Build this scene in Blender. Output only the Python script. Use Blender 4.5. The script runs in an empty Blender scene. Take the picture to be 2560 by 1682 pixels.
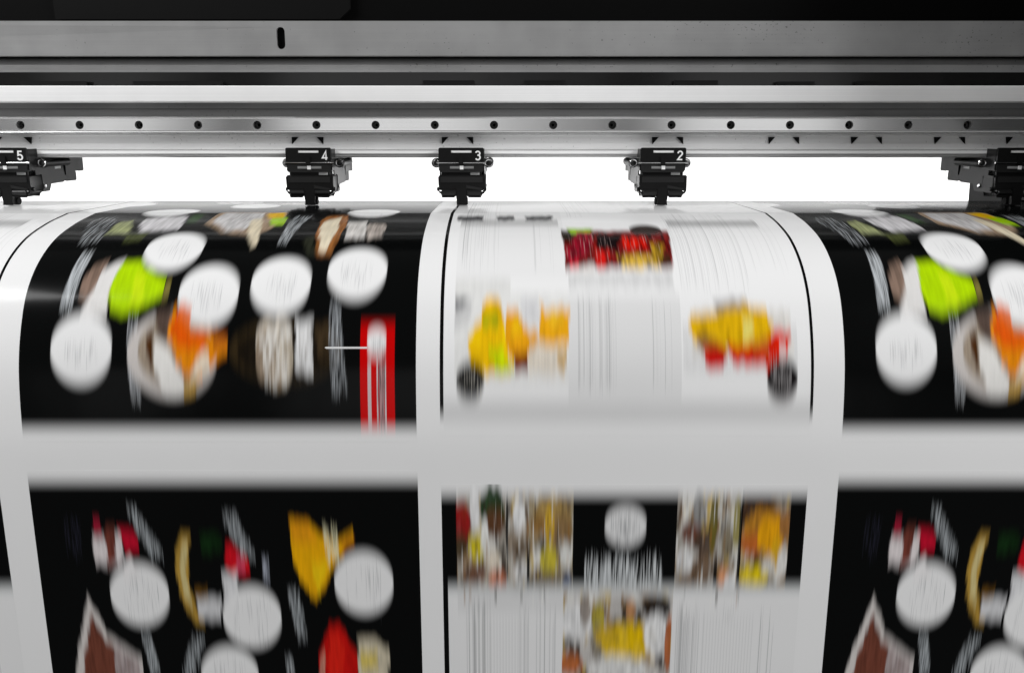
import bpy, bmesh, math, random
import numpy as np
from mathutils import Vector, Matrix
from mathutils.geometry import tessellate_polygon

random.seed(7)
rng = np.random.default_rng(11)
S = bpy.context.scene
C = S.collection
R = math.radians

# ------------------------------------------------------------------ camera, world, lamps, exposure
H = 1.10                                   # height of the lens above the floor
PITCH = R(13.0)
F = 2200 / 2560                            # focal length in picture widths
cam = bpy.data.objects.new('camera', bpy.data.cameras.new('camera'))
C.objects.link(cam)
cam.location = (0, 0, H)
cam.rotation_euler = (R(90) - PITCH, 0, 0)
cam.data.sensor_width = 36
cam.data.lens = 36 * F
cam.data.clip_start = 0.02
cam.data.clip_end = 60
S.camera = cam

w = bpy.data.worlds.new('World'); S.world = w; w.use_nodes = True
nt = w.node_tree
bg = nt.nodes['Background']
# even dim grey; light and dark bands added at eye level for rail reflections
tc = nt.nodes.new('ShaderNodeTexCoord')
wm = nt.nodes.new('ShaderNodeMapping'); wm.inputs['Scale'].default_value = (1, 1, 0.05)
wn = nt.nodes.new('ShaderNodeTexNoise'); wn.inputs['Scale'].default_value = 8.5; wn.inputs['Detail'].default_value = 1.5
wr = nt.nodes.new('ShaderNodeValToRGB')
wr.color_ramp.elements[0].position = 0.43; wr.color_ramp.elements[0].color = (0.05, 0.05, 0.05, 1)
wr.color_ramp.elements[1].position = 0.56; wr.color_ramp.elements[1].color = (0.75, 0.75, 0.75, 1)
sx = nt.nodes.new('ShaderNodeSeparateXYZ')
ab = nt.nodes.new('ShaderNodeMath'); ab.operation = 'ABSOLUTE'
mr = nt.nodes.new('ShaderNodeMapRange'); mr.interpolation_type = 'SMOOTHSTEP'
mr.inputs['From Min'].default_value = 0.10; mr.inputs['From Max'].default_value = 0.22
mr.inputs['To Min'].default_value = 1.0; mr.inputs['To Max'].default_value = 0.0
mx = nt.nodes.new('ShaderNodeMix'); mx.data_type = 'RGBA'
mx.inputs['A'].default_value = (0.14, 0.14, 0.14, 1)
nt.links.new(tc.outputs['Generated'], wm.inputs['Vector']); nt.links.new(wm.outputs['Vector'], wn.inputs['Vector'])
nt.links.new(wn.outputs['Fac'], wr.inputs['Fac'])
nt.links.new(tc.outputs['Generated'], sx.inputs[0]); nt.links.new(sx.outputs['Z'], ab.inputs[0]); nt.links.new(ab.outputs[0], mr.inputs['Value'])
nt.links.new(mr.outputs[0], mx.inputs['Factor']); nt.links.new(wr.outputs['Color'], mx.inputs['B'])
nt.links.new(mx.outputs['Result'], bg.inputs['Color'])
bg.inputs['Strength'].default_value = 1.0

def lamp(name, loc, aim, sx, sy, power, col=(1, 1, 1)):
    d = bpy.data.lights.new(name, 'AREA'); d.shape = 'RECTANGLE'; d.size = sx; d.size_y = sy
    d.energy = power; d.color = col
    o = bpy.data.objects.new(name, d); C.objects.link(o)
    o.location = loc
    o.rotation_euler = (Vector(aim) - Vector(loc)).to_track_quat('-Z', 'Y').to_euler()
    return o
lamp('unseen_side_light', (-1.62, 0.08, 2.35), (-0.1, 0.75, 1.0), 0.95, 0.7, 34)
lamp('unseen_side_light', (1.95, -0.40, 2.1), (0.0, 0.72, 1.0), 0.9, 0.9, 38)  # unseen fill added from the right, outside what the print mirrors
lamp('hidden_backdrop_light', (0, 2.15, 0.80), (0, 2.3, 0.98), 3.8, 0.10, 10.5)  # added lamp hidden behind the platen, bright low on the backdrop, dim above

S.view_settings.view_transform = 'Standard'
S.view_settings.look = 'None'
S.view_settings.exposure = 0.0
S.view_settings.gamma = 1.0
S.view_settings.use_curve_mapping = False
S.render.engine = 'CYCLES'
S.cycles.use_denoising = True
S.cycles.max_bounces = 8

# ------------------------------------------------------------------ helpers
CP, SP = math.cos(PITCH), math.sin(PITCH)
def at(px, py, Y):
    """survey helper: the point at depth Y seen at (px, py) of the 2560x1682 picture"""
    a, s = (px - 1280) / 2200, (841 - py) / 2200
    t = Y / (CP + s * SP)
    return Vector((t * a, Y, H + t * (-SP + s * CP)))
def zat(py, Y): return at(1280, py, Y).z
def xat(px, py, Y): return at(px, py, Y).x

def obj(name, bm, mat, parent=None, smooth=30, bevel=0):
    if bevel:
        bm.normal_update()
        ed = [e for e in bm.edges if len(e.link_faces) == 2 and e.calc_face_angle(0) > R(40)]
        bmesh.ops.bevel(bm, geom=ed, offset=bevel, segments=2, affect='EDGES', profile=0.5, clamp_overlap=True)
    bmesh.ops.recalc_face_normals(bm, faces=bm.faces[:])
    me = bpy.data.meshes.new(name); bm.to_mesh(me); bm.free()
    me.materials.append(mat)
    if smooth:
        me.polygons.foreach_set('use_smooth', [True] * len(me.polygons))
        me.set_sharp_from_angle(angle=R(smooth))
    o = bpy.data.objects.new(name, me); C.objects.link(o)
    if parent: o.parent = parent
    return o
def empty(name, loc=(0, 0, 0)):
    o = bpy.data.objects.new(name, None); C.objects.link(o); o.location = loc; o.empty_display_size = 0.05
    return o
def tag(o, label, cat, group=None):
    o['label'] = label; o['category'] = cat
    if group: o['group'] = group
    return o

AX = {'x': lambda a, b, d: (d, a, b), 'y': lambda a, b, d: (a, d, b), 'z': lambda a, b, d: (a, b, d)}
def prism(bm, poly, d0, d1, axis='x', holes=()):
    """polygon (with optional holes) extruded along an axis from d0 to d1"""
    f = AX[axis]
    loops = [list(poly)] + [list(h) for h in holes]
    flat = [p for l in loops for p in l]
    va = [bm.verts.new(f(p[0], p[1], d0)) for p in flat]
    vb = [bm.verts.new(f(p[0], p[1], d1)) for p in flat]
    if holes:
        tris = tessellate_polygon([[Vector((p[0], p[1], 0)) for p in l] for l in loops])
        for t in tris:
            try:
                bm.faces.new([va[i] for i in t]); bm.faces.new([vb[i] for i in reversed(t)])
            except ValueError: pass
    else:
        bm.faces.new(va); bm.faces.new(list(reversed(vb)))
    k = 0
    for l in loops:
        n = len(l)
        for i in range(n):
            j = (i + 1) % n
            bm.faces.new((va[k + i], va[k + j], vb[k + j], vb[k + i]))
        k += n
def box(bm, x0, x1, y0, y1, z0, z1): prism(bm, [(x0, z0), (x1, z0), (x1, z1), (x0, z1)], y0, y1, 'y')
def circ(cx, cy, r, n=24, a0=0.0): return [(cx + r * math.cos(a0 + 2 * math.pi * i / n), cy + r * math.sin(a0 + 2 * math.pi * i / n)) for i in range(n)]
def lathe(bm, prof, c, axis='x', n=28):
    """prof = [(d along axis, radius)]; c = the two other coordinates"""
    f = AX[axis]; rings = []
    for d, r in prof:
        rings.append([bm.verts.new(f(c[0] + r * math.cos(2 * math.pi * i / n), c[1] + r * math.sin(2 * math.pi * i / n), d)) for i in range(n)])
    for a, b in zip(rings, rings[1:]):
        for i in range(n): bm.faces.new((a[i], a[(i + 1) % n], b[(i + 1) % n], b[i]))
    bm.faces.new(rings[0]); bm.faces.new(list(reversed(rings[-1])))
def rrect(x0, x1, y0, y1, r, n=5):
    p = []
    for cx, cy, a in ((x1 - r, y1 - r, 0), (x0 + r, y1 - r, 90), (x0 + r, y0 + r, 180), (x1 - r, y0 + r, 270)):
        for i in range(n + 1):
            t = R(a + 90 * i / n); p.append((cx + r * math.cos(t), cy + r * math.sin(t)))
    return p
def NB(): return bmesh.new()

# ------------------------------------------------------------------ materials
def mat(name, col, rough=0.5, metal=0.0, var=0.0, brush=0.0, speck=0.0, bump=0.0, rvar=0.0, spec=0.5, aniso=0.0, streak=None):
    m = bpy.data.materials.new(name); m.use_nodes = True
    n, l = m.node_tree.nodes, m.node_tree.links
    p = n['Principled BSDF']
    p.inputs['Metallic'].default_value = metal
    p.inputs['Specular IOR Level'].default_value = spec
    tcn = n.new('ShaderNodeTexCoord')
    def noise(scale, vs, detail=4.0):
        mp = n.new('ShaderNodeMapping'); mp.inputs['Scale'].default_value = vs
        nz = n.new('ShaderNodeTexNoise'); nz.inputs['Scale'].default_value = scale; nz.inputs['Detail'].default_value = detail
        l.new(tcn.outputs['Object'], mp.inputs['Vector']); l.new(mp.outputs['Vector'], nz.inputs['Vector'])
        return nz.outputs['Fac']
    def math_(op, a, b):
        q = n.new('ShaderNodeMath'); q.operation = op
        for i, v in enumerate((a, b)):
            if isinstance(v, (int, float)): q.inputs[i].default_value = v
            else: l.new(v, q.inputs[i])
        return q.outputs[0]
    f = 1.0
    if var:   f = math_('ADD', math_('MULTIPLY', math_('SUBTRACT', noise(9, (1, 1, 2.2), 5), 0.5), 2 * var), 1.0)
    if var and brush: f = math_('MULTIPLY', f, math_('ADD', math_('MULTIPLY', math_('SUBTRACT', noise(34, (1, 1, 0.7), 8), 0.5), 1.6 * var), 1.0))
    if brush: f = math_('MULTIPLY', f, math_('ADD', math_('MULTIPLY', math_('SUBTRACT', noise(1, (3, 900, 900), 3), 0.5), 2 * brush), 1.0))
    if speck:
        sp = math_('GREATER_THAN', math_('MULTIPLY', noise(420, (1, 1, 1), 1), math_('ADD', math_('MULTIPLY', noise(12, (1, 1, 1), 2), 0.5), 0.75)), 0.735)
        f = math_('MULTIPLY', f, math_('SUBTRACT', 1.0, math_('MULTIPLY', sp, speck)))
    mul = n.new('ShaderNodeVectorMath'); mul.operation = 'SCALE'
    mul.inputs[0].default_value = col
    if isinstance(f, float): mul.inputs['Scale'].default_value = f
    else: l.new(f, mul.inputs['Scale'])
    l.new(mul.outputs[0], p.inputs['Base Color'])
    if rvar: l.new(math_('ADD', math_('MULTIPLY', math_('SUBTRACT', noise(14, (1, 1, 1), 4), 0.5), 2 * rvar), rough), p.inputs['Roughness'])
    else: p.inputs['Roughness'].default_value = rough
    if bump:
        b = n.new('ShaderNodeBump'); b.inputs['Strength'].default_value = bump; b.inputs['Distance'].default_value = 0.0004
        l.new(noise(700, (1, 1, 1), 2), b.inputs['Height']); l.new(b.outputs[0], p.inputs['Normal'])
    return m
M = {  # beam metals: base tones also hold the brightness each band reflects
    'plate':  mat('grey_toned_steel', (0.32,) * 3, 0.42, 0.25, var=0.22, brush=0.07, speck=0.5, rvar=0.16),
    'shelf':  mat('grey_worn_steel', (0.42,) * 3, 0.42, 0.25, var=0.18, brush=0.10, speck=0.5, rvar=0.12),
    'gloss':  mat('dark_glossy_sheet', (0.012,) * 3, 0.10, 0.0, var=0.3, rvar=0.04, spec=0.4),
    'bright': mat('bright_toned_aluminium', (0.90,) * 3, 0.55, 0.05, var=0.06, brush=0.06),
    'recess': mat('dark_toned_extrusion', (0.27,) * 3, 0.42, 0.2, var=0.15, brush=0.10, speck=0.3, rvar=0.1),
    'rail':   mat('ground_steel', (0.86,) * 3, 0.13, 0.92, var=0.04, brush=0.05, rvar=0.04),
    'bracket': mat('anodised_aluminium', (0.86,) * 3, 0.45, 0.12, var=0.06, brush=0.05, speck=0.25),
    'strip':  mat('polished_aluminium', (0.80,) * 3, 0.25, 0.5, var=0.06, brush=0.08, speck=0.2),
    'black':  mat('black_plastic', (0.004,) * 3, 0.40, 0.0, var=0.25, bump=0.15, rvar=0.1, spec=0.22),
    'cover':  mat('black_cover', (0.0012,) * 3, 0.60, 0.0, var=0.2, spec=0.08),
    'panel':  mat('charcoal_cover', (0.004,) * 3, 0.55, 0.0, var=0.2, spec=0.10),
    'side':   mat('dark_side_sheet', (0.003, 0.004, 0.0038), 0.5, 0.0, var=0.2, spec=0.15),
    'mark':   mat('black_sticker', (0.004,) * 3, 0.5, 0.0, var=0.2, spec=0.1),
    'white':  mat('white_paint', (0.85,) * 3, 0.5, 0.0, var=0.02),
    'chrome': mat('bright_steel', (0.75,) * 3, 0.16, 1.0, var=0.05, rvar=0.05),
    'zinc':   mat('dark_zinc_plate', (0.010,) * 3, 0.30, 0.0, var=0.25, rvar=0.06, spec=0.14),
    'bolt':   mat('blackened_steel', (0.012,) * 3, 0.35, 0.3, var=0.2),
    'leaf':   mat('spring_steel', (0.30,) * 3, 0.35, 0.6, var=0.3),
    'face':   mat('lighter_black_plastic', (0.010,) * 3, 0.36, 0.0, var=0.5, rvar=0.12, bump=0.15, spec=0.35),  # highlights on the front faces put into a lighter black
    'rubber': mat('black_rubber', (0.012,) * 3, 0.7, 0.0, var=0.2),
    'backdrop': mat('white_wall', (0.9,) * 3, 0.9, 0.0, var=0.01),
    'apron':  mat('grey_apron', (0.3,) * 3, 0.5, 0.3, var=0.1),
}

# ------------------------------------------------------------------ setting
bm = NB(); box(bm, -5, 5, 2.3, 2.35, -0.2, 3.6)
o = obj('backdrop', bm, M['backdrop']); o['kind'] = 'structure'

# ------------------------------------------------------------------ the paper's course over the platen (Y, Z from the lens)
keyA = [(0.962, -0.34), (0.962, -0.115), (0.9605, -0.095), (0.955, -0.079), (0.944, -0.0712), (0.930, -0.0692)]
keyB = [(0.785, -0.0692), (0.745, -0.0750), (0.708, -0.0848), (0.679, -0.1005), (0.660, -0.1190), (0.6475, -0.1410),
        (0.6375, -0.1700), (0.6315, -0.2150), (0.6300, -0.2650), (0.6300, -0.78)]
def catmull(P, n):
    P = [np.array(p) for p in P]; P = [2 * P[0] - P[1]] + P + [2 * P[-1] - P[-2]]; out = []
    for i in range(1, len(P) - 2):
        p0, p1, p2, p3 = P[i - 1:i + 3]
        d = [max(np.linalg.norm(b - a), 1e-9) ** 0.5 for a, b in ((p0, p1), (p1, p2), (p2, p3))]   # centripetal
        t0, t1 = 0, d[0]; t2 = t1 + d[1]; t3 = t2 + d[2]
        for t in np.linspace(t1, t2, n, endpoint=False):
            a1 = (t1 - t) / (t1 - t0) * p0 + (t - t0) / (t1 - t0) * p1
            a2 = (t2 - t) / (t2 - t1) * p1 + (t - t1) / (t2 - t1) * p2
            a3 = (t3 - t) / (t3 - t2) * p2 + (t - t2) / (t3 - t2) * p3
            b1 = (t2 - t) / (t2 - t0) * a1 + (t - t0) / (t2 - t0) * a2
            b2 = (t3 - t) / (t3 - t1) * a2 + (t - t1) / (t3 - t1) * a3
            out.append((t2 - t) / (t2 - t1) * b1 + (t - t1) / (t2 - t1) * b2)
    out.append(P[-2]); return out
PROF = np.array(catmull(keyA, 6) + catmull(keyB, 16))
SEG = np.concatenate([[0], np.cumsum(np.linalg.norm(np.diff(PROF, axis=0), axis=1))])
STOT = SEG[-1]
def normals(P):
    t = np.gradient(P, axis=0); t /= np.linalg.norm(t, axis=1)[:, None]
    return np.stack([t[:, 1], -t[:, 0]], 1)          # pointing up / to the front
NRM = normals(PROF)
if NRM[len(NRM) // 2][0] > 0: NRM = -NRM
# the printed strip's own coordinates: X across, s along the paper; where they appear in the survey picture
ZC = PROF[:, 0] * CP - PROF[:, 1] * SP
YC = PROF[:, 0] * SP + PROF[:, 1] * CP
PYC = 841 - 2200 * YC / ZC
i0 = int(np.argmax(SEG > SEG[np.argmin(abs(PROF[:, 0] - 0.930) + abs(PROF[:, 1] + 0.0692))] - 1e-6))
def s_of(py): return np.interp(py, PYC[i0:], SEG[i0:])
def z_of_s(s): return np.interp(s, SEG, ZC)
def X_of(px, py): return (px - 1280) * z_of_s(s_of(py)) / 2200

# ------------------------------------------------------------------ printed artwork: one repeat of the banner, drawn into a generated texture
XL, XM, XR = -0.3696, -0.0720, 0.2493
PER = XR - XL
DX = 0.0004
NW, NHt = int(round(PER / DX)), int(round(STOT / DX))
ART = np.ones((NHt, NW, 3), np.float32) * 0.90
gx = XL + (np.arange(NW) + 0.5) * DX
gs = (np.arange(NHt) + 0.5) * DX
def cr(px, py):                                     # survey point -> texture column, row
    return (X_of(px, py) - XL) / DX, s_of(py) / DX
def lin(c):
    c = np.array(c, np.float32) / 255
    return np.where(c <= 0.04045, c / 12.92, ((c + 0.055) / 1.055) ** 2.4).astype(np.float32)
def smooth_noise(h, w_, cell_y, cell_x, seed):
    g = np.random.default_rng(seed).random((int(h / cell_y) + 3, int(w_ / cell_x) + 3)).astype(np.float32)
    yy = np.arange(h) / cell_y; xx = np.arange(w_) / cell_x
    y0 = yy.astype(int); x0 = xx.astype(int); fy = (yy - y0)[:, None]; fx = (xx - x0)[None]
    fy = fy * fy * (3 - 2 * fy); fx = fx * fx * (3 - 2 * fx)
    a = g[y0][:, x0]; b = g[y0][:, x0 + 1]; c = g[y0 + 1][:, x0]; d = g[y0 + 1][:, x0 + 1]
    return (a * (1 - fx) + b * fx) * (1 - fy) + (c * (1 - fx) + d * fx) * fy
_seed = [100]
def blend(r0, r1, c0, c1, mask, col, var=0.0):
    _seed[0] += 1
    colr = np.broadcast_to(lin(col), (r1 - r0, c1 - c0, 3))
    if var:
        q = smooth_noise(r1 - r0, c1 - c0, 16, 7, _seed[0]) * 0.6 + smooth_noise(r1 - r0, c1 - c0, 40, 3, _seed[0] + 5000) * 0.4
        colr = colr * (1 + var * (2 * q[..., None] - 1) * 1.6)
    mask = mask[..., None].astype(np.float32)
    ART[r0:r1, c0:c1] = ART[r0:r1, c0:c1] * (1 - mask) + np.clip(colr, 0, 1) * mask
def poly(pts, col, alpha=1.0, var=0.0, warp=0.0):
    q = [cr(*p) for p in pts]
    xs = [p[0] for p in q]; ys = [p[1] for p in q]
    c0, c1 = max(0, int(min(xs)) - 8), min(NW, int(max(xs)) + 9)
    r0, r1 = max(0, int(min(ys)) - 8), min(NHt, int(max(ys)) + 9)
    if c1 <= c0 or r1 <= r0: return
    yy, xx = np.mgrid[r0:r1, c0:c1].astype(np.float32)
    if warp:
        _seed[0] += 1
        xx = xx + warp * (smooth_noise(r1 - r0, c1 - c0, 13, 13, _seed[0]) - 0.5)
        yy = yy + warp * (smooth_noise(r1 - r0, c1 - c0, 11, 9, _seed[0] + 9000) - 0.5)
    ins = np.zeros(xx.shape, bool)
    for (xa, ya), (xb, yb) in zip(q, q[1:] + q[:1]):
        if ya == yb: continue
        cnd = (ya > yy) != (yb > yy)
        ins ^= cnd & (xx < (xb - xa) * (yy - ya) / (yb - ya) + xa)
    blend(r0, r1, c0, c1, ins * alpha, col, var)
def rect(x0, x1, y0, y1, col, alpha=1.0, var=0.0):  # square in the sheet's own coordinates
    ym = 0.5 * (y0 + y1) if y1 < 1500 else y0
    c0, c1 = [int(round((X_of(x, ym) - XL) / DX)) for x in (x0, x1)]
    r0, r1 = int(s_of(y0) / DX), int(s_of(y1) / DX) if y1 < 2600 else NHt
    c0, c1 = max(0, c0), min(NW, c1)
    if c1 > c0 and r1 > r0: blend(r0, r1, c0, c1, np.full((r1 - r0, c1 - c0), alpha, np.float32), col, var)
def ell(px, py, rx, rs, col, alpha=1.0, var=0.0, rot=0.0):   # rx, rs in mm on the sheet
    cx, cy = cr(px, py); a, b = rx * 1e-3 / DX, rs * 1e-3 / DX; m = max(a, b)
    c0, c1 = max(0, int(cx - m) - 2), min(NW, int(cx + m) + 3); r0, r1 = max(0, int(cy - m) - 2), min(NHt, int(cy + m) + 3)
    if c1 <= c0 or r1 <= r0: return
    yy, xx = np.mgrid[r0:r1, c0:c1].astype(np.float32); xx -= cx; yy -= cy
    ca, sa = math.cos(R(rot)), math.sin(R(rot))
    d = np.sqrt(((xx * ca + yy * sa) / a) ** 2 + ((-xx * sa + yy * ca) / b) ** 2)
    blend(r0, r1, c0, c1, np.clip((1 - d) * min(a, b) + 0.5, 0, 1) * alpha, col, var)
def text(pts, n, col, alpha=0.8, wid=(1, 3), hgt=(5, 14)):
    """illegible small print: narrow marks scattered through a four-cornered field"""
    q = np.array([cr(*p) for p in pts]); c = lin(col)
    for _ in range(n):
        u, v = rng.random(), rng.random()
        p = (q[0] * (1 - u) + q[1] * u) * (1 - v) + (q[3] * (1 - u) + q[2] * u) * v
        wd, hh = rng.integers(*wid), rng.integers(*hgt)
        a, b = int(p[0]), int(p[1]); al = alpha * (0.35 + 0.65 * rng.random())
        if 0 <= a < NW - wd and 0 <= b < NHt - hh:
            ART[b:b + hh, a:a + wd] = ART[b:b + hh, a:a + wd] * (1 - al) + c * al
def columns(x0, x1, y0, y1, n, col=(60, 62, 66), alpha=0.45):
    """columns of small print on the menu: every line starts on the same few stops"""
    for _ in range(n):
        px = x0 + (x1 - x0) * rng.random() ** 1.3
        ym = 0.5 * (y0 + y1) if y1 < 1500 else y0
        cc = int((X_of(px, ym) - XL) / DX); wd = 1 if rng.random() < 0.75 else 2
        r0 = int(s_of(y0 + (y1 - y0) * 0.12 * rng.random()) / DX); r1 = NHt if y1 > 2600 else int(s_of(y1 - (y1 - y0) * 0.15 * rng.random()) / DX)
        al = alpha * (0.2 + 0.8 * rng.random())
        pat = (np.arange(r1 - r0) // 4 % 3 != 2).astype(np.float32) * al
        ART[r0:r1, cc:cc + wd] = ART[r0:r1, cc:cc + wd] * (1 - pat[:, None, None]) + lin(col) * pat[:, None, None]
def k1(*p): return [(0.4454 * x, 490 + 0.4454 * y) for x, y in p]           # survey enlargements
def k2(*p): return [(1000 + 0.4454 * x, 490 + 0.4454 * y) for x, y in p]
def k4(*p): return [(0.4454 * x, 1050 + 0.4454 * y) for x, y in p]
def k5(*p): return [(1000 + 0.4454 * x, 1050 + 0.4454 * y) for x, y in p]
INK = (7, 8, 8); WHT = (243, 243, 243)
END = 2700
# --- black poster, upper
cP = int(round((XM - XL) / DX))
rU1, rL0 = int(s_of(1072) / DX), int(s_of(1206) / DX)
ART[:rU1, :cP] = lin(INK); ART[rL0:, :cP] = lin(INK)
text(k1((462, 322), (528, 318), (405, 618), (333, 618)), 330, (215, 220, 224), 0.8)
poly(k1((520, 400), (610, 370), (560, 560), (470, 580), (440, 560), (450, 500)), (150, 125, 110), 0.8, 0.3, 6)
poly(k1((690, 360), (570, 420), (540, 500), (450, 660), (600, 680), (610, 520), (650, 440), (710, 380)), (228, 226, 224), 1, 0.05, 4)
poly(k1((640, 460), (600, 560), (640, 640), (690, 500)), (190, 150, 20), 0.9, 0.2, 4)
poly(k1((700, 370), (790, 370), (840, 420), (935, 470), (920, 560), (850, 600), (770, 640), (650, 665), (615, 610), (595, 550), (640, 450)), (180, 222, 4), 1, 0.10, 8)
poly(k1((760, 420), (820, 440), (800, 600), (730, 610)), (205, 232, 20), 0.9, 0.08, 8)
poly(k1((935, 480), (965, 470), (945, 560), (905, 590)), (130, 120, 60), 0.9, 0.2, 3)
text(k1((712, 690), (775, 690), (795, 1130), (735, 1130)), 300, (205, 208, 212), 0.6)
ell(430, 885, 34, 33, (206, 200, 196), 1, 0.05); ell(440, 878, 29, 28, (150, 136, 120), 1, 0.3); poly(k1((812, 800), (850, 770), (860, 960), (840, 960)), (76, 44, 18), 1, 0.25, 4)
poly(k1((860, 660), (1000, 640), (1040, 800), (900, 820)), (86, 70, 62), 1, 0.3, 8)
poly(k1((865, 800), (940, 850), (1030, 1040), (1010, 1120), (930, 1120), (865, 980)), (236, 234, 230), 1, 0.05, 6)
poly(k1((985, 630), (1050, 740), (1180, 760), (1260, 790), (1275, 880), (1200, 940), (1130, 1020), (1040, 1010), (970, 900), (935, 780)), (232, 138, 14), 1, 0.16, 9)
poly(k1((990, 640), (1060, 760), (1180, 790), (1130, 860), (1010, 850), (950, 800)), (226, 88, 6), 1, 0.12, 9)
poly(k1((1120, 880), (1170, 870), (1170, 980), (1060, 1040), (1080, 960)), (236, 226, 206), 0.9, 0.1, 6)
poly(k1((1190, 760), (1270, 770), (1270, 840), (1200, 850)), (150, 72, 24), 0.8, 0.3, 6)
poly(k1((1030, 1060), (1130, 1020), (1090, 1110), (1030, 1120)), (190, 150, 60), 0.9, 0.3, 5)
ell(712, 878, 42, 24, (46, 36, 20), 1, 0.4); ell(716, 880, 37, 20, (20, 16, 12), 0.8, 0.4)
for ex, ey, ea, eb, ec in ((668, 850, 9, 16, (190, 180, 166)), (700, 850, 9, 18, (206, 198, 186)), (676, 890, 10, 18, (212, 206, 198)), (706, 900, 8, 20, (178, 166, 148)), (690, 930, 8, 12, (160, 140, 116)), (655, 890, 5, 18, (150, 132, 112))):
    ell(ex, ey, ea, eb, ec, 0.95, 0.3)
text(k1((1435, 740), (1620, 740), (1610, 1030), (1480, 1030)), 70, (100, 76, 50), 0.7, (2, 5), (6, 16))
text(k1((1435, 740), (1620, 740), (1610, 1030), (1480, 1030)), 70, (240, 238, 232), 0.7, (3, 9), (8, 24))
poly(k1((1655, 700), (1750, 700), (1760, 990), (1720, 1010), (1660, 980)), (226, 226, 226), 1, 0.15, 8)
text(k1((1655, 720), (1760, 720), (1760, 1000), (1655, 1000)), 26, (120, 110, 100), 0.7, (1, 3), (8, 24))
poly(k1((1765, 740), (1850, 720), (1850, 940), (1790, 920)), (66, 52, 34), 0.8, 0.5, 9)
text(k1((1845, 590), (1910, 590), (1950, 1090), (1860, 1110)), 260, (200, 205, 210), 0.6)
# the ring of white price spots
for x, y in ((202, 873), (436, 622), (521, 733), (702, 708), (893, 677), (935, 531), (430, 530.5), (640, 517), (330, 513)):
    ell(x, y, 23.0, 26.5, WHT)
    text([(x - 40, y - 20), (x + 40, y - 20), (x + 40, y + 20), (x - 40, y + 20)], 46, (120, 122, 126), 0.34, (1, 3), (6, 26))
poly(k1((1010, 600), (1075, 640), (1060, 760), (1000, 700)), (226, 100, 12), 0.9, 0.1, 5)
# upper row of dishes, foreshortened on the platen
text(k1((520, 130), (690, 110), (560, 250), (455, 260)), 190, (205, 210, 214), 0.75)
poly(k1((660, 150), (750, 140), (720, 210), (600, 215)), (150, 156, 110), 1, 0.4, 10)
poly(k1((800, 130), (1050, 112), (1010, 190), (780, 200)), (206, 204, 206), 1, 0.25, 10)
poly(k1((1070, 108), (1150, 105), (1100, 150), (1060, 150)), (38, 74, 22), 1, 0.3, 6)
poly(k1((700, 215), (840, 205), (790, 245), (690, 262)), (70, 76, 40), 0.9, 0.4, 8)
def kz(*p): return [(400 + 0.2521 * x, 490 + 0.2521 * y) for x, y in p]
poly(kz((445, 275), (560, 190), (640, 165), (1270, 165), (1240, 230), (1140, 310), (1010, 360), (860, 385), (620, 365)), (150, 128, 106), 1, 0.35, 5)
poly(kz((520, 250), (640, 170), (1040, 170), (980, 250), (840, 330), (660, 350)), (206, 204, 204), 1, 0.25, 7)
text(kz((600, 180), (1000, 180), (820, 340), (620, 340)), 60, (120, 110, 104), 0.6, (2, 6), (6, 18))
poly(kz((900, 240), (1020, 220), (1000, 330), (955, 480), (900, 505), (875, 430), (870, 330)), (214, 202, 176), 1, 0.2, 5)
poly(kz((1070, 175), (1250, 165), (1235, 215), (1080, 225)), (232, 182, 14), 1, 0.15, 5)
poly(kz((1095, 225), (1260, 210), (1230, 285), (1100, 290)), (160, 206, 6), 1, 0.15, 6)
text(kz((1330, 200), (1510, 200), (1270, 455), (1175, 455)), 330, (205, 210, 214), 0.75)
poly(kz((1600, 240), (1680, 200), (1870, 195), (1830, 320), (1770, 440), (1690, 590), (1560, 580), (1540, 480), (1560, 350)), (150, 96, 50), 1, 0.4, 5)
poly(kz((1610, 260), (1790, 210), (1760, 330), (1700, 440), (1650, 560), (1575, 540), (1575, 400)), (228, 216, 190), 1, 0.15, 7)
poly(kz((1860, 265), (2050, 255), (2030, 425), (1830, 425)), (214, 210, 206), 1, 0.2, 6)
poly(kz((2055, 275), (2235, 280), (2210, 400), (2050, 425)), (178, 168, 160), 1, 0.35, 8)
text(kz((1850, 265), (2230, 265), (2200, 420), (1830, 420)), 60, (110, 100, 92), 0.5, (2, 5), (6, 18))
poly(kz((1400, 430), (1520, 400), (1530, 590), (1450, 590)), (44, 46, 36), 0.9, 0.3, 8)
for x, y, rx, rs, c in ((600, 508, 24, 16, (226, 226, 224)), (760, 511, 26, 14, (206, 202, 196)), (300, 512, 22, 16, (214, 214, 212)), (470, 516, 26, 14, (90, 96, 80)), (860, 515, 18, 12, (70, 64, 56))):
    ell(x, y, rx, rs, c, 0.9, 0.25)
# red tag with a thermometer-like white pill and a thin white line
rect(900, 986, 810, 1072, (205, 2, 4))
ell(941, 845, 7.0, 7.0, WHT); rect(918, 965, 845, 868, WHT); ell(941, 868, 7.0, 7.0, WHT)
for a, b, al in ((919, 928, 0.75), (942, 946, 0.9), (948, 960, 0.55), (962, 965, 0.95)):
    rect(a, b, 905, 1066, (212, 214, 216), al)
text([(944, 900), (962, 900), (962, 1060), (944, 1060)], 150, (40, 40, 44), 0.8)
text([(928, 850), (962, 850), (962, 900), (928, 900)], 40, (60, 60, 64), 0.6)
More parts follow.
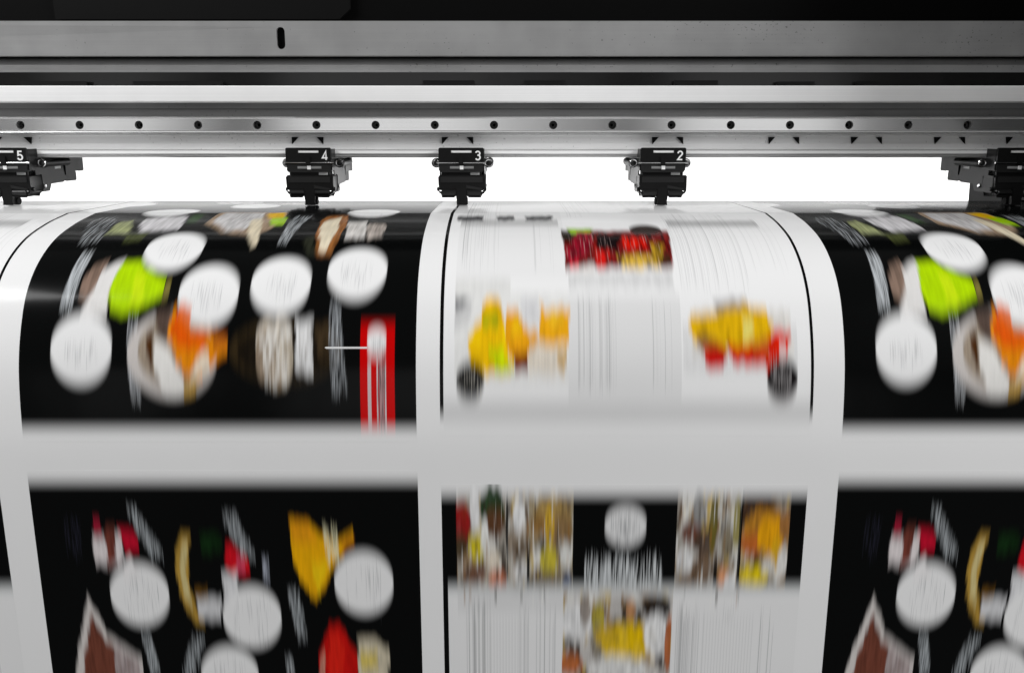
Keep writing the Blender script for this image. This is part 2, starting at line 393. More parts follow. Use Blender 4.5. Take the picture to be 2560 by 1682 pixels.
# --- black poster, lower
text(k4((360, 560), (450, 560), (460, 760), (370, 760)), 60, (60, 60, 80), 0.5)
poly(k4((515, 560), (560, 560), (580, 660), (520, 640)), (150, 26, 50), 1, 0.3, 6)
poly(k4((520, 650), (690, 640), (690, 800), (620, 820), (530, 800)), (222, 214, 214), 1, 0.2, 8)
poly(k4((590, 600), (640, 600), (650, 800), (600, 810)), (112, 56, 46), 1, 0.3, 6)
poly(k4((660, 610), (740, 620), (775, 680), (770, 740), (700, 740)), (196, 16, 46), 1, 0.2, 7)
text(k4((705, 480), (760, 500), (920, 750), (850, 760)), 210, (200, 206, 210), 0.6)
poly(k4((1010, 645), (1068, 640), (1055, 800), (1062, 940), (1100, 1060), (1150, 1150), (1095, 1140), (1020, 1010), (985, 870), (980, 750)), (176, 140, 60), 1, 0.2, 6)
poly(k4((1020, 690), (1050, 690), (1040, 850), (1070, 1000), (1080, 1060), (1030, 980), (1005, 850)), (206, 190, 134), 1, 0.15, 5)
poly(k4((1120, 640), (1235, 640), (1235, 750), (1120, 750)), (14, 40, 14), 1, 0.4, 14)
poly(k4((1095, 1000), (1240, 1000), (1240, 1120), (1120, 1110)), (214, 214, 216), 1, 0.12, 6)
poly(k4((1095, 960), (1170, 950), (1160, 1000), (1095, 1000)), (120, 84, 24), 0.9, 0.3, 6)
text(k4((1240, 520), (1320, 520), (1430, 760), (1360, 760)), 210, (200, 206, 210), 0.6)
poly(k4((1255, 690), (1310, 700), (1390, 790), (1400, 860), (1340, 870), (1260, 820)), (212, 18, 34), 1, 0.2, 8)
poly(k4((1320, 760), (1370, 780), (1370, 850), (1330, 850)), (220, 80, 110), 0.8, 0.2, 6)
poly(k4((1245, 860), (1330, 860), (1330, 1040), (1260, 1040)), (216, 216, 218), 1, 0.2, 6)
text(k4((1470, 780), (1512, 780), (1512, 890), (1475, 890)), 70, (190, 196, 210), 0.6)
poly(k4((1612, 560), (1720, 570), (1800, 640), (1890, 700), (1975, 630), (1990, 680), (1930, 740), (1860, 830), (1830, 920), (1770, 1005), (1700, 920), (1645, 770)), (240, 176, 10), 1, 0.12, 8)
poly(k4((1615, 560), (1720, 570), (1790, 680), (1640, 690)), (226, 150, 20), 0.9, 0.15, 8)
poly(k4((1900, 690), (1985, 640), (1985, 690), (1920, 740)), (200, 120, 20), 0.9, 0.2, 8)
poly(k4((1740, 800), (1850, 800), (1790, 980)), (246, 206, 20), 0.9, 0.1, 8)
text(k4((1805, 590), (1885, 600), (1900, 760), (1830, 780)), 120, (236, 230, 190), 0.8, (1, 4), (8, 20))
text(k4((1610, 950), (1680, 950), (1725, 1210), (1670, 1210)), 190, (200, 206, 210), 0.6)
poly(k4((492, 990), (610, 1210), (800, 1340), (810, 1700), (400, 1700), (440, 1300)), (214, 208, 204), 1, 0.05, 4)
poly(k4((510, 1080), (580, 1230), (780, 1350), (780, 1700), (470, 1700), (475, 1320)), (112, 62, 48), 1, 0.3, 6)
poly(k4((640, 1250), (800, 1350), (800, 1500), (660, 1460)), (186, 178, 178), 0.7, 0.4, 12)
poly(k4((1850, 1150), (1905, 1150), (1960, 1240), (2005, 1320), (2010, 1420), (1960, 1560), (1800, 1700), (1790, 1340), (1820, 1230)), (196, 18, 14), 1, 0.16, 6)
poly(k4((1850, 1190), (1900, 1190), (1940, 1300), (1920, 1500), (1850, 1600), (1840, 1350)), (226, 36, 22), 0.9, 0.12, 8)
poly(k4((1792, 1320), (1820, 1290), (1830, 1500), (1792, 1560)), (196, 150, 130), 0.7, 0.2, 5)
poly(k4((2005, 1230), (2100, 1225), (2180, 1290), (2185, 1700), (2000, 1700)), (206, 196, 172), 1, 0.25, 8)
poly(k4((2020, 1300), (2110, 1300), (2120, 1400), (2030, 1400)), (214, 190, 70), 0.8, 0.25, 10)
text(k4((790, 1190), (840, 1190), (900, 1400), (850, 1420)), 190, (200, 206, 210), 0.6)
text(k4((1080, 1210), (1150, 1210), (1090, 1440), (1010, 1440)), 190, (200, 206, 210), 0.6)
text(k4((1600, 1330), (1640, 1330), (1660, 1440), (1610, 1440)), 70, (200, 206, 210), 0.6)
for x, y in ((349, 1486), (630, 1542), (909, 1457), (575, 1690)):
    ell(x, y, 23.2, 26.5, WHT)
    text([(x - 45, y - 55), (x + 45, y - 55), (x + 45, y + 55), (x - 45, y + 55)], 40, (90, 92, 98), 0.42, (1, 2), (10, 40))
poly(k4((690, 800), (730, 770), (800, 880), (690, 900)), (240, 238, 238), 1, 0.05, 4)
# --- white menu, upper
PG = (246, 246, 246)
rect(1108, 2026, 505, 1004, PG)
rect(1108, 2026, 1004, 1058, (222, 222, 222))
for x in (1103.5, 2030.5):
    rect(x - 4.2, x + 4.2, 900, 1040, INK)
    c0 = int(round((X_of(x - 4.2, 970) - XL) / DX)); c1 = int(round((X_of(x + 4.2, 970) - XL) / DX))
    ART[:int(s_of(1040) / DX), c0:c1] = lin(INK)
XC1, XC2, XC3, XC4 = 1136, 1421, 1705, 1994
def colrect(a, b, y0, y1, *k):                      # column field measured at the nearest line of the sheet
    za = z_of_s(s_of(910)); c0, c1 = [int(round(((x - 1280) * za / 2200 - XL) / DX)) for x in (a, b)]
    blend(int(s_of(y0) / DX), int(s_of(y1) / DX), max(0, c0), min(NW, c1), np.ones((int(s_of(y1) / DX) - int(s_of(y0) / DX), min(NW, c1) - max(0, c0)), np.float32) * (k[1] if len(k) > 1 else 1), k[0], k[2] if len(k) > 2 else 0)
def colcol(a, b, y0, y1, n, alpha=0.30):
    za = z_of_s(s_of(910)); r0, r1 = int(s_of(y0) / DX), int(s_of(y1) / DX)
    for _ in range(n):
        x = a + (b - a) * rng.random() ** 1.4; cc = int(((x - 1280) * za / 2200 - XL) / DX)
        ra = r0 + int((r1 - r0) * 0.1 * rng.random()); rb = r1 - int((r1 - r0) * 0.15 * rng.random())
        pat = (np.arange(rb - ra) // 4 % 3 != 2).astype(np.float32) * alpha * (0.2 + 0.8 * rng.random())
        wd = 1 if rng.random() < 0.8 else 2
        ART[ra:rb, cc:cc + wd] = ART[ra:rb, cc:cc + wd] * (1 - pat[:, None, None]) + lin((70, 72, 76)) * pat[:, None, None]
colrect(XC1, XC2, 530, 700, (240, 240, 240)); colrect(XC2, XC3, 740, 1000, (232, 232, 232))
colrect(XC1, XC2 - 12, 549, 566, (196, 196, 196)); colrect(XC3 + 12, XC4 - 24, 552, 568, (190, 190, 190))
colcol(1150, 1245, 506, 690, 26); colcol(1335, 1400, 560, 690, 8)
colcol(1440, 1560, 506, 545, 16); colcol(1600, 1650, 506, 540, 8)
colcol(1700, 1890, 535, 740, 60); colcol(1905, 2000, 545, 690, 9)
colcol(1445, 1545, 740, 985, 44); colcol(1632, 1690, 750, 985, 9)
for a, b in ((318, 470), (540, 640), (697, 860)):
    poly(k2((a, 116), (b, 112), (b - 8, 140), (a + 8, 142)), (64, 64, 66), 0.95, 0.35, 8)
# dish photo, left column
colrect(XC1, XC2, 735, 960, (236, 236, 234), 1, 0.05); colrect(XC1, XC1 + 140, 700, 735, (228, 228, 226), 1, 0.05)
poly(k2((303, 580), (405, 580), (310, 640)), (26, 30, 44), 1, 0.2, 4)
poly(k2((303, 640), (410, 590), (380, 700), (303, 760)), (210, 210, 210), 1, 0.05, 6)
poly(k2((480, 570), (550, 570), (570, 640), (580, 800), (560, 960), (480, 940), (470, 960), (400, 920), (375, 830), (400, 760), (440, 700)), (246, 192, 8), 1, 0.18, 10)
poly(k2((378, 800), (440, 720), (640, 720), (690, 800), (640, 930), (620, 1000), (500, 1000), (480, 1010), (400, 960)), (246, 196, 10), 1, 0.2, 6)
poly(k2((588, 720), (606, 720), (632, 980), (612, 980)), (250, 236, 190), 0.9, 0.05, 2)
poly(k2((450, 660), (560, 660), (550, 740), (470, 740)), (170, 176, 20), 0.9, 0.2, 12)
poly(k2((485, 850), (560, 850), (640, 990), (540, 990)), (206, 222, 10), 1, 0.2, 8)
poly(k2((600, 640), (665, 650), (690, 740), (770, 770), (790, 800), (745, 870), (690, 915), (620, 910), (590, 800)), (242, 168, 20), 1, 0.16, 9)
poly(k2((630, 690), (670, 690), (690, 770), (620, 780)), (246, 196, 20), 0.9, 0.1, 8)
poly(k2((630, 890), (712, 880), (712, 980), (640, 990)), (120, 50, 22), 1, 0.3, 6)
poly(k2((785, 590), (815, 660), (860, 640), (942, 630), (942, 835), (850, 845), (772, 815)), (245, 176, 24), 1, 0.15, 9)
poly(k2((800, 660), (870, 640), (930, 690), (850, 730)), (244, 196, 40), 0.9, 0.15, 8)
poly(k2((670, 570), (770, 560), (780, 720), (700, 720)), (220, 220, 222), 0.9, 0.1, 6)
poly(k2((720, 830), (930, 840), (930, 1000), (720, 1000)), (226, 214, 196), 0.8, 0.15, 8)
poly(k2((880, 850), (930, 850), (925, 1000), (885, 980)), (206, 170, 110), 0.8, 0.2, 8)
ell(1173, 966, 10, 14, (150, 150, 150), 0.7, 0.1); ell(1175, 950, 10.5, 13, (12, 12, 14), 1, 0.2)
text(k2((320, 960), (470, 960), (470, 1080), (320, 1080)), 30, (190, 186, 176), 0.6, (1, 3), (10, 30))
# dish photo, middle column
poly(k2((903, 195), (1500, 195), (1530, 400), (932, 410)), (120, 24, 22), 1, 0.4, 6)
poly(k2((903, 195), (1000, 195), (960, 260), (915, 262)), (34, 26, 18), 1, 0.3, 8)
poly(k2((925, 184), (1090, 184), (1060, 206), (960, 214)), (150, 196, 14), 1, 0.2, 5)
poly(k2((1000, 200), (1080, 200), (1060, 330), (940, 380), (925, 320)), (150, 22, 42), 1, 0.35, 9)
poly(k2((1080, 300), (1190, 290), (1150, 410), (1110, 410)), (206, 24, 18), 1, 0.2, 8)
poly(k2((1100, 215), (1240, 215), (1220, 300), (1110, 310)), (28, 20, 22), 1, 0.3, 8)
poly(k2((1240, 230), (1370, 230), (1385, 290), (1260, 305)), (226, 26, 10), 1, 0.15, 9)
poly(k2((940, 370), (1000, 340), (1000, 410), (945, 412)), (206, 26, 50), 1, 0.25, 8)
poly(k2((1210, 345), (1400, 330), (1470, 400), (1240, 405)), (226, 186, 70), 1, 0.2, 9)
poly(k2((1400, 270), (1480, 270), (1490, 380), (1420, 380)), (168, 132, 34), 1, 0.3, 8)
poly(k2((1460, 330), (1510, 330), (1515, 390), (1465, 400)), (64, 38, 22), 1, 0.3, 8)
ell(1612, 575, 13, 13, (46, 34, 30), 1, 0.25)
text(k2((903, 200), (1500, 200), (1520, 380), (930, 390)), 150, (20, 12, 12), 0.8, (2, 8), (8, 22))
text(k2((930, 220), (1460, 220), (1480, 390), (940, 400)), 60, (226, 196, 190), 0.6, (1, 3), (10, 26))
poly(k2((1000, 400), (1100, 380), (1090, 420), (960, 425)), (232, 226, 222), 0.9, 0.1, 8)
poly(k2((940, 430), (1525, 420), (1540, 520), (945, 520)), (222, 222, 222), 1, 0.08, 8)
# dish photo, right column
colrect(XC3 + 4, XC4, 815, 935, (230, 230, 230), 1, 0.05)
poly(k2((1640, 640), (1760, 630), (2180, 650), (2215, 880), (1640, 900)), (226, 222, 216), 0.9, 0.1, 10)
poly(k2((1760, 600), (1960, 580), (1940, 660), (1780, 670)), (118, 112, 112), 0.9, 0.35, 10)
poly(k2((1612, 680), (1760, 655), (1940, 605), (2060, 640), (2088, 740), (2060, 850), (1930, 880), (1850, 880), (1740, 850), (1660, 820), (1630, 790)), (226, 178, 12), 1, 0.22, 10)
poly(k2((1920, 690), (1980, 680), (1980, 800), (1920, 820)), (240, 226, 120), 0.9, 0.1, 8)
poly(k2((1650, 790), (1740, 780), (1830, 860), (1760, 930), (1690, 880)), (140, 92, 42), 0.9, 0.3, 8)
poly(k2((1690, 850), (1790, 850), (1840, 880), (1810, 975), (1725, 975)), (200, 22, 16), 1, 0.2, 8)
poly(k2((1840, 850), (2065, 830), (2065, 945), (1860, 950)), (206, 34, 14), 1, 0.22, 9)
poly(k2((1980, 830), (2060, 800), (2060, 870), (1990, 880)), (196, 96, 40), 0.9, 0.2, 8)
poly(k2((2060, 800), (2110, 755), (2195, 770), (2175, 880), (2130, 980), (2060, 970)), (222, 34, 8), 1, 0.15, 8)
ell(1955, 968, 11, 14, (150, 146, 146), 0.7, 0.1); ell(1955, 946, 11.5, 15, (14, 8, 10), 1, 0.25)
poly(k2((2120, 820), (2165, 820), (2160, 930), (2125, 930)), (226, 216, 214), 0.7, 0.2, 4)
text(k2((2080, 900), (2200, 900), (2200, 1050), (2090, 1050)), 60, (180, 176, 176), 0.5, (1, 3), (10, 30))
# --- white menu, lower: black picture band, then the price lists
rB0, rB1 = int(s_of(1239) / DX), int(s_of(1463) / DX)
def lowrect(a, b, y0, y1, col, al=1.0, var=0.0):    # columns measured at the picture band
    zz = z_of_s(s_of(1350)); c0, c1 = [int(round(((x - 1280) * zz / 2200 - XL) / DX)) for x in (a, b)]
    r0 = int(s_of(y0) / DX); r1 = NHt if y1 > 1682 else int(s_of(y1) / DX)
    blend(r0, r1, max(0, c0), min(NW, c1), np.full((r1 - r0, min(NW, c1) - max(0, c0)), al, np.float32), col, var)
def lowcol(a, b, y0, y1, n, alpha=0.6, col=(60, 62, 66)):
    zz = z_of_s(s_of(1350)); r0 = int(s_of(y0) / DX); r1 = NHt if y1 > 1682 else int(s_of(y1) / DX)
    for _ in range(n):
        x = a + (b - a) * rng.random() ** 1.3; cc = int(((x - 1280) * zz / 2200 - XL) / DX)
        ra = r0 + int(60 * rng.random()); wd = 1 if rng.random() < 0.75 else 2
        pat = (np.arange(max(r1 - ra, 1)) // 4 % 3 != 2).astype(np.float32) * alpha * (0.2 + 0.8 * rng.random())
        ART[ra:ra + len(pat), cc:cc + wd] = ART[ra:ra + len(pat), cc:cc + wd] * (1 - pat[:, None, None]) + lin(col) * pat[:, None, None]
lowrect(1105, 2021, 1239, END, INK)
lowrect(1117, 2010, 1463, END, (240, 240, 240))
lowrect(1142, 1428, 1463, 1530, (228, 228, 228))
MOS = []
def mosaic(a, b, y0, y1, base, blobs):
    MOS.append((a, b, y0, y1))
    lowrect(a, b, y0, y1, base, 1, 0.12)
    for col, th in (((92, 72, 52), 0.60), ((232, 230, 224), 0.62), ((150, 116, 70), 0.66), ((44, 36, 30), 0.68), ((206, 178, 96), 0.72)):
        zq = z_of_s(s_of(1350)); c0, c1 = [max(0, min(NW, int(round(((x - 1280) * zq / 2200 - XL) / DX)))) for x in (a, b)]
        r0, r1 = int(s_of(y0) / DX), (NHt if y1 > 1682 else int(s_of(y1) / DX))
        _seed[0] += 1
        q = smooth_noise(r1 - r0, c1 - c0, 34, 15, _seed[0]) * 0.65 + smooth_noise(r1 - r0, c1 - c0, 16, 6, _seed[0] + 700) * 0.35
        blend(r0, r1, c0, c1, np.clip((q - th) * 14, 0, 0.9), col, 0.15)
    zz = z_of_s(s_of(1350))
    for fx, fy, rx, ry, col in blobs:
        x = a + fx * (b - a); y = y0 + fy * (y1 - y0)
        cx = ((x - 1280) * zz / 2200 - XL) / DX; cy = s_of(y) / DX; A, B = rx * (b - a) * 0.00031 / DX, ry * (y1 - y0) * 0.00031 / DX
        ca = int(((a - 1280) * zz / 2200 - XL) / DX); cb = int(((b - 1280) * zz / 2200 - XL) / DX)
        r0, r1 = max(0, int(cy - B)), min(NHt, int(cy + B) + 1); c0, c1 = max(ca, int(cx - A)), min(cb, int(cx + A) + 1)
        if r1 <= r0 or c1 <= c0: continue
        yy, xx = np.mgrid[r0:r1, c0:c1].astype(np.float32)
        _seed[0] += 1
        wv = 0.5 * (smooth_noise(r1 - r0, c1 - c0, 9, 7, _seed[0]) - 0.5)
        blend(r0, r1, c0, c1, (((xx - cx) / A) ** 2 + ((yy - cy) / B) ** 2 + wv < 0.9) * 0.95, col, 0.25)
mosaic(1142, 1268, 1239, 1470, (170, 164, 154), [(.1, .3, .2, .25, (150, 20, 24)), (.7, .15, .25, .3, (20, 56, 20)), (.35, .12, .1, .3, (230, 230, 230)), (.75, .3, .2, .2, (96, 62, 40)), (.05, .55, .15, .15, (70, 56, 34)), (.4, .55, .2, .16, (214, 196, 30)), (.55, .45, .08, .25, (236, 236, 232)), (.35, .85, .25, .12, (110, 74, 56)), (.8, .9, .2, .1, (206, 120, 84)), (.7, .7, .2, .1, (226, 214, 196))])
mosaic(1270, 1322, 1239, 1480, (186, 180, 170), [(.3, .45, .5, .14, (150, 136, 120)), (.6, .55, .5, .08, (86, 66, 46)), (.5, .2, .3, .2, (240, 240, 240)), (.6, .8, .4, .1, (236, 236, 236))])
mosaic(1323, 1432, 1239, 1470, (168, 154, 126), [(.5, .2, .45, .2, (176, 146, 86)), (.3, .32, .3, .14, (150, 112, 60)), (.75, .35, .25, .18, (146, 116, 76)), (.45, .3, .12, .25, (200, 160, 50)), (.45, .7, .22, .18, (206, 190, 60)), (.5, .9, .4, .08, (120, 108, 90)), (.9, .9, .15, .1, (60, 76, 110)), (.85, .65, .15, .15, (226, 226, 222))])
mosaic(1690, 1797, 1239, 1470, (170, 164, 156), [(.35, .4, .25, .14, (110, 66, 52)), (.65, .5, .25, .16, (72, 54, 42)), (.85, .3, .1, .4, (106, 96, 40)), (.5, .15, .15, .2, (150, 150, 150)), (.6, .8, .22, .2, (120, 98, 80)), (.4, .92, .4, .1, (116, 92, 70)), (.2, .7, .2, .15, (230, 230, 230))])
mosaic(1797, 1850, 1239, 1480, (180, 176, 168), [(.4, .5, .3, .2, (130, 120, 100)), (.8, .3, .2, .3, (150, 140, 80)), (.3, .85, .3, .12, (214, 150, 110)), (.6, .9, .3, .1, (240, 240, 240))])
for a, b, y0, y1 in MOS:
    n = int((b - a) * 0.14)
    text([(a, y0), (b, y0), (b, y1), (a, y1)], n, (246, 246, 242), 0.75, (1, 5), (20, 70))
    text([(a, y0), (b, y0), (b, y1), (a, y1)], n, (54, 40, 30), 0.7, (2, 6), (16, 46))
    text([(a, y0), (b, y0), (b, y1), (a, y1)], n // 2, (150, 104, 50), 0.7, (2, 6), (16, 46))
lowrect(1846, 1852, 1260, 1470, INK, 0.9); lowrect(1318, 1324, 1380, 1480, INK, 0.95); lowrect(1264, 1270, 1250, 1380, INK, 0.9); lowrect(1788, 1796, 1400, 1470, INK, 0.9)
mosaic(1853, 1971, 1250, 1470, (170, 160, 146), [(.3, .15, .5, .2, (60, 40, 30)), (.5, .35, .5, .3, (190, 130, 40)), (.2, .5, .3, .14, (186, 98, 40)), (.6, .4, .3, .25, (236, 166, 14)), (.75, .6, .12, .2, (226, 176, 30)), (.3, .85, .35, .13, (232, 206, 10)), (.9, .3, .12, .2, (160, 110, 60)), (.9, .7, .12, .2, (232, 230, 226)), (.6, .75, .15, .1, (214, 212, 206))])
zz = z_of_s(s_of(1350))
ell(1563, 1315, 16.2, 16.5, (232, 232, 232)); text([(1525, 1280), (1600, 1280), (1600, 1350), (1525, 1350)], 60, (110, 112, 116), 0.6, (1, 3), (8, 26))
text([(1461, 1385), (1657, 1385), (1657, 1455), (1461, 1455)], 260, (226, 230, 232), 0.75, (1, 3), (14, 60))
lowrect(1117, 2010, 1463, 1479, (205, 208, 208))
mosaic(1410, 1688, 1485, 1900, (196, 192, 188), [(.85, .08, .14, .09, (30, 24, 22)), (.12, .16, .16, .14, (236, 236, 236)), (.2, .1, .05, .12, (150, 140, 132)), (.32, .15, .06, .12, (176, 160, 60)), (.33, .28, .08, .1, (140, 134, 120)), (.58, .29, .24, .15, (236, 196, 8)), (.40, .25, .12, .07, (206, 170, 40)), (.74, .26, .14, .08, (228, 188, 8)), (.86, .25, .12, .16, (240, 240, 240)), (.05, .42, .15, .08, (188, 104, 52)), (.98, .3, .04, .2, (176, 96, 50)), (.62, .1, .05, .08, (180, 130, 90)), (.5, .45, .3, .1, (226, 226, 224)), (.4, .7, .4, .14, (190, 120, 60))])
lowcol(1163, 1225, 1490, END, 40, 0.45); lowcol(1300, 1395, 1495, END, 24, 0.45)
lowcol(1700, 1770, 1500, END, 40, 0.45); lowcol(1770, 1850, 1500, 1550, 14, 0.45); lowcol(1915, 1950, 1505, END, 8, 0.6)
# fine dotted price lists
zz = z_of_s(s_of(1350))
for a, b in ((1225, 1320), (1770, 1900)):
    c0, c1 = [int(round(((x - 1280) * zz / 2200 - XL) / DX)) for x in (a, b)]
    for c in range(c0, c1, 6):
        ART[int(s_of(1540) / DX):, c:c + 2] *= 0.90
# the sheet was running while it was exposed to the eye: ink laid softly along the feed direction
def soften(A, L):
    pad = np.concatenate([np.repeat(A[:1], L, 0), A, np.repeat(A[-1:], L, 0)], 0).astype(np.float64)
    cs = np.cumsum(pad, 0)
    return ((cs[L + L // 2:L + L // 2 + NHt] - cs[L // 2:L // 2 + NHt]) / L).astype(np.float32)
ART = soften(soften(ART, int(0.0130 / DX)), int(0.0065 / DX))
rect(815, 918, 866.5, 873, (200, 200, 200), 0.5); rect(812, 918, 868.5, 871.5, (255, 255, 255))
ART = np.clip(ART, 0, 1)
ART = np.where(ART <= 0.0031308, ART * 12.92, 1.055 * ART ** (1 / 2.4) - 0.055).astype(np.float32)
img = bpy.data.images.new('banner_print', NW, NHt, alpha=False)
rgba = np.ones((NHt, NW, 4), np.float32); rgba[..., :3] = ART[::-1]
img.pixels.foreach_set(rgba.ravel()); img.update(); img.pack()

def paper_mat(name, tex):
    m = mat(name, (0.86, 0.86, 0.86), 0.15, 0.0, spec=0.12)
    n, l = m.node_tree.nodes, m.node_tree.links; p = n['Principled BSDF']
    tcn = n.new('ShaderNodeTexCoord'); nz = n.new('ShaderNodeTexNoise'); nz.inputs['Scale'].default_value = 11; nz.inputs['Detail'].default_value = 2
    mp = n.new('ShaderNodeMapping'); mp.inputs['Scale'].default_value = (1, 0.6, 0.6)
    bp = n.new('ShaderNodeBump'); bp.inputs['Strength'].default_value = 0.25; bp.inputs['Distance'].default_value = 0.004
    l.new(tcn.outputs['Object'], mp.inputs['Vector']); l.new(mp.outputs['Vector'], nz.inputs['Vector']); l.new(nz.outputs['Fac'], bp.inputs['Height']); l.new(bp.outputs[0], p.inputs['Normal'])
    if tex:
        for lk in list(p.inputs['Base Color'].links): l.remove(lk)
        t = n.new('ShaderNodeTexImage'); t.image = tex; t.extension = 'REPEAT'
        uvn = n.new('ShaderNodeUVMap'); uvn.uv_map = 'print'
        l.new(uvn.outputs[0], t.inputs['Vector'])
        g = n.new('ShaderNodeVectorMath'); g.operation = 'MULTIPLY'; g.inputs[1].default_value = (0.955,) * 3
        l.new(t.outputs['Color'], g.inputs[0]); l.new(g.outputs[0], p.inputs['Base Color'])
    return m
M['paper'] = paper_mat('glossy_banner_paper', None)
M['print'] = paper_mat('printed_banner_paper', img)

def sheet(name, x0, x1, s0, s1, lift, thick, m, parent):
    """a strip of the paper between two lines across and two lines along, with its own thickness"""
    ss = np.unique(np.concatenate([[s0], SEG[(SEG > s0 + 1e-5) & (SEG < s1 - 1e-5)], [s1]]))
    Y = np.interp(ss, SEG, PROF[:, 0]); Z = np.interp(ss, SEG, PROF[:, 1])
    ny = np.interp(ss, SEG, NRM[:, 0]); nz = np.interp(ss, SEG, NRM[:, 1]); ln = np.hypot(ny, nz); ny /= ln; nz /= ln
    xs = [x0, x1]
    bm = NB(); uvl = bm.loops.layers.uv.new('print')
    def row(k, off): return [bm.verts.new((x, Y[k] + ny[k] * off, H + Z[k] + nz[k] * off)) for x in xs]
    top = [row(k, lift) for k in range(len(ss))]; bot = [row(k, lift - thick) for k in range(len(ss))]
    def quad(a, b, c, d, uv):
        f = bm.faces.new((a, b, c, d))
        for lp, (x, s) in zip(f.loops, uv): lp[uvl].uv = ((x - XL) / PER, 1 - s / STOT)
    for k in range(len(ss) - 1):
        a, b = ss[k], ss[k + 1]
        quad(top[k][0], top[k][1], top[k + 1][1], top[k + 1][0], ((x0, a), (x1, a), (x1, b), (x0, b)))
        quad(bot[k][1], bot[k][0], bot[k + 1][0], bot[k + 1][1], ((x1, a), (x0, a), (x0, b), (x1, b)))
        quad(top[k][0], top[k + 1][0], bot[k + 1][0], bot[k][0], ((x0, a), (x0, b), (x0, b), (x0, a)))
        quad(top[k][1], bot[k][1], bot[k + 1][1], top[k + 1][1], ((x1, a), (x1, a), (x1, b), (x1, b)))
    for k in (0, len(ss) - 1): quad(top[k][0], bot[k][0], bot[k][1], top[k][1], ((x0, ss[k]), (x0, ss[k]), (x1, ss[k]), (x1, ss[k])))
    return obj(name, bm, m, parent, smooth=25)
PX0, PX1 = -1.0, 0.66
paper = tag(sheet('paper_banner', PX0, PX1, 0, STOT, 0.0, 0.0003, M['paper'], None),
            'wide glossy white paper web printed with posters, running over the printer platen', 'printed paper')
LF = 0.00005
sU, sL = s_of(1072) + 0.0100, s_of(1204) - 0.0095
mU, mL = s_of(1058) + 0.0100, s_of(1239) - 0.0095
for k in (-1, 0, 1):
    x0, x1 = XL + k * PER, XM + k * PER
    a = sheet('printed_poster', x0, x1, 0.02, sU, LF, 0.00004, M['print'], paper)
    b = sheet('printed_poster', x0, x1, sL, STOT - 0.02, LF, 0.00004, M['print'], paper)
    if k == 0:
        a['label'] = 'black poster with white spots, lime green food and a red tag, left of centre'
        b['label'] = 'black poster with white spots, yellow and red fruit, low at left'
    if k == 1:
        a['label'] = 'black poster with white spots and lime green food at right edge'
        b['label'] = 'black poster with white spots low in the right corner'
    if k < 1:
        za = z_of_s(s_of(910))
        x0 = (1099.3 - 1280) * za / 2200 + k * PER; x1 = (2034.8 - 1280) * za / 2200 + k * PER
        a = sheet('printed_menu', x0, x1, 0.02, mU, LF, 0.00004, M['print'], paper)
        b = sheet('printed_menu', x0, x1, mL, STOT - 0.02, LF, 0.00004, M['print'], paper)
        if k == 0:
            a['label'] = 'white menu page with columns of text and three fruit dish photos'
            b['label'] = 'white menu page with a black band of dish photos across its top'

# ------------------------------------------------------------------ the printer
BX0, BX1 = -1.05, 0.5345
printer = tag(empty('wide_format_printer', (0, 0.95, H - 0.069)),
              'large inkjet printer with stacked grey aluminium rails above a paper platen', 'printer')
printer_parts = []
def part(name, bm, m, parent=None, **k):
    o = obj(name, bm, m, None, **k)
    p = parent or printer
    o.parent = p
    o.matrix_parent_inverse = Matrix.Translation(-printer.location)
    if p is not printer: o.matrix_parent_inverse = Matrix.Identity(4)
    return o
def band(name, y_top, y_bot, Y, depth, m, x0=BX0, x1=BX1, bevel=0.0006, lean=0.0):
    """a bar across the printer whose front stands at depth Y"""
    z1, z0 = zat(y_top, Y), zat(y_bot, Y)
    bm = NB(); prism(bm, [(Y, z0), (Y + lean, z1), (Y + depth, z1), (Y + depth, z0)], x0, x1, 'x')
    return part(name, bm, m, bevel=bevel)
# platen under the paper
pl = [(p[0] - n[0] * 0.0006, H + p[1] - n[1] * 0.0006) for p, n in zip(PROF[8:], NRM[8:]) if p[1] > -0.5]
bm = NB(); prism(bm, [(pl[0][0], H - 0.5)] + pl + [(pl[-1][0], H - 0.5)], -1.1, 1.0, 'x')
part('platen', bm, M['apron'])
# black top cover with a charcoal front panel
bm = NB(); box(bm, -1.15, 1.0, 0.925, 1.30, zat(62, 0.925), H + 0.34); part('top_cover', bm, M['cover'], bevel=0.002)
Yp = 0.919
bm = NB(); prism(bm, [(xat(135, 0, Yp), zat(47, Yp)), (xat(846, 0, Yp), zat(47, Yp)), (xat(872, 0, Yp), zat(22, Yp)), (xat(872, 0, Yp), H + 0.30), (xat(120, 0, Yp), H + 0.30)], Yp, Yp + 0.0058, 'y')
part('cover_panel', bm, M['panel'], bevel=0.0008)
# upper grey plate with its long slot
Yu = 0.888
sl = at(702, 96, Yu); slot = rrect(sl.x - 0.0040, sl.x + 0.0040, sl.z - 0.0101, sl.z + 0.0101, 0.0039)
z1, z0 = zat(53, Yu), zat(142, Yu)
bm = NB(); prism(bm, [(BX0, z0), (BX1, z0), (BX1, z1), (BX0, z1)], Yu, Yu + 0.003, 'y', holes=[slot])
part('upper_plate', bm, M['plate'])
bm = NB(); zb = zat(142.8, Yu); prism(bm, [(Yu + 0.0035, z0 + 0.001), (Yu + 0.0035, z1 - 0.0006), (0.9245, z1 - 0.0006), (0.9245, z0 + 0.001)], BX0, BX1, 'x'); part('beam_core', bm, M['cover'])
bm = NB(); zl = zat(139, Yu); prism(bm, [(Yu - 0.0012, z0 + 0.0003), (Yu - 0.0016, z0 + 0.0010), (Yu - 0.0005, zl), (Yu - 0.0002, zl), (Yu - 0.0002, z0 + 0.0003)], BX0, BX1, 'x'); part('plate_lip', bm, M['plate'], bevel=0)
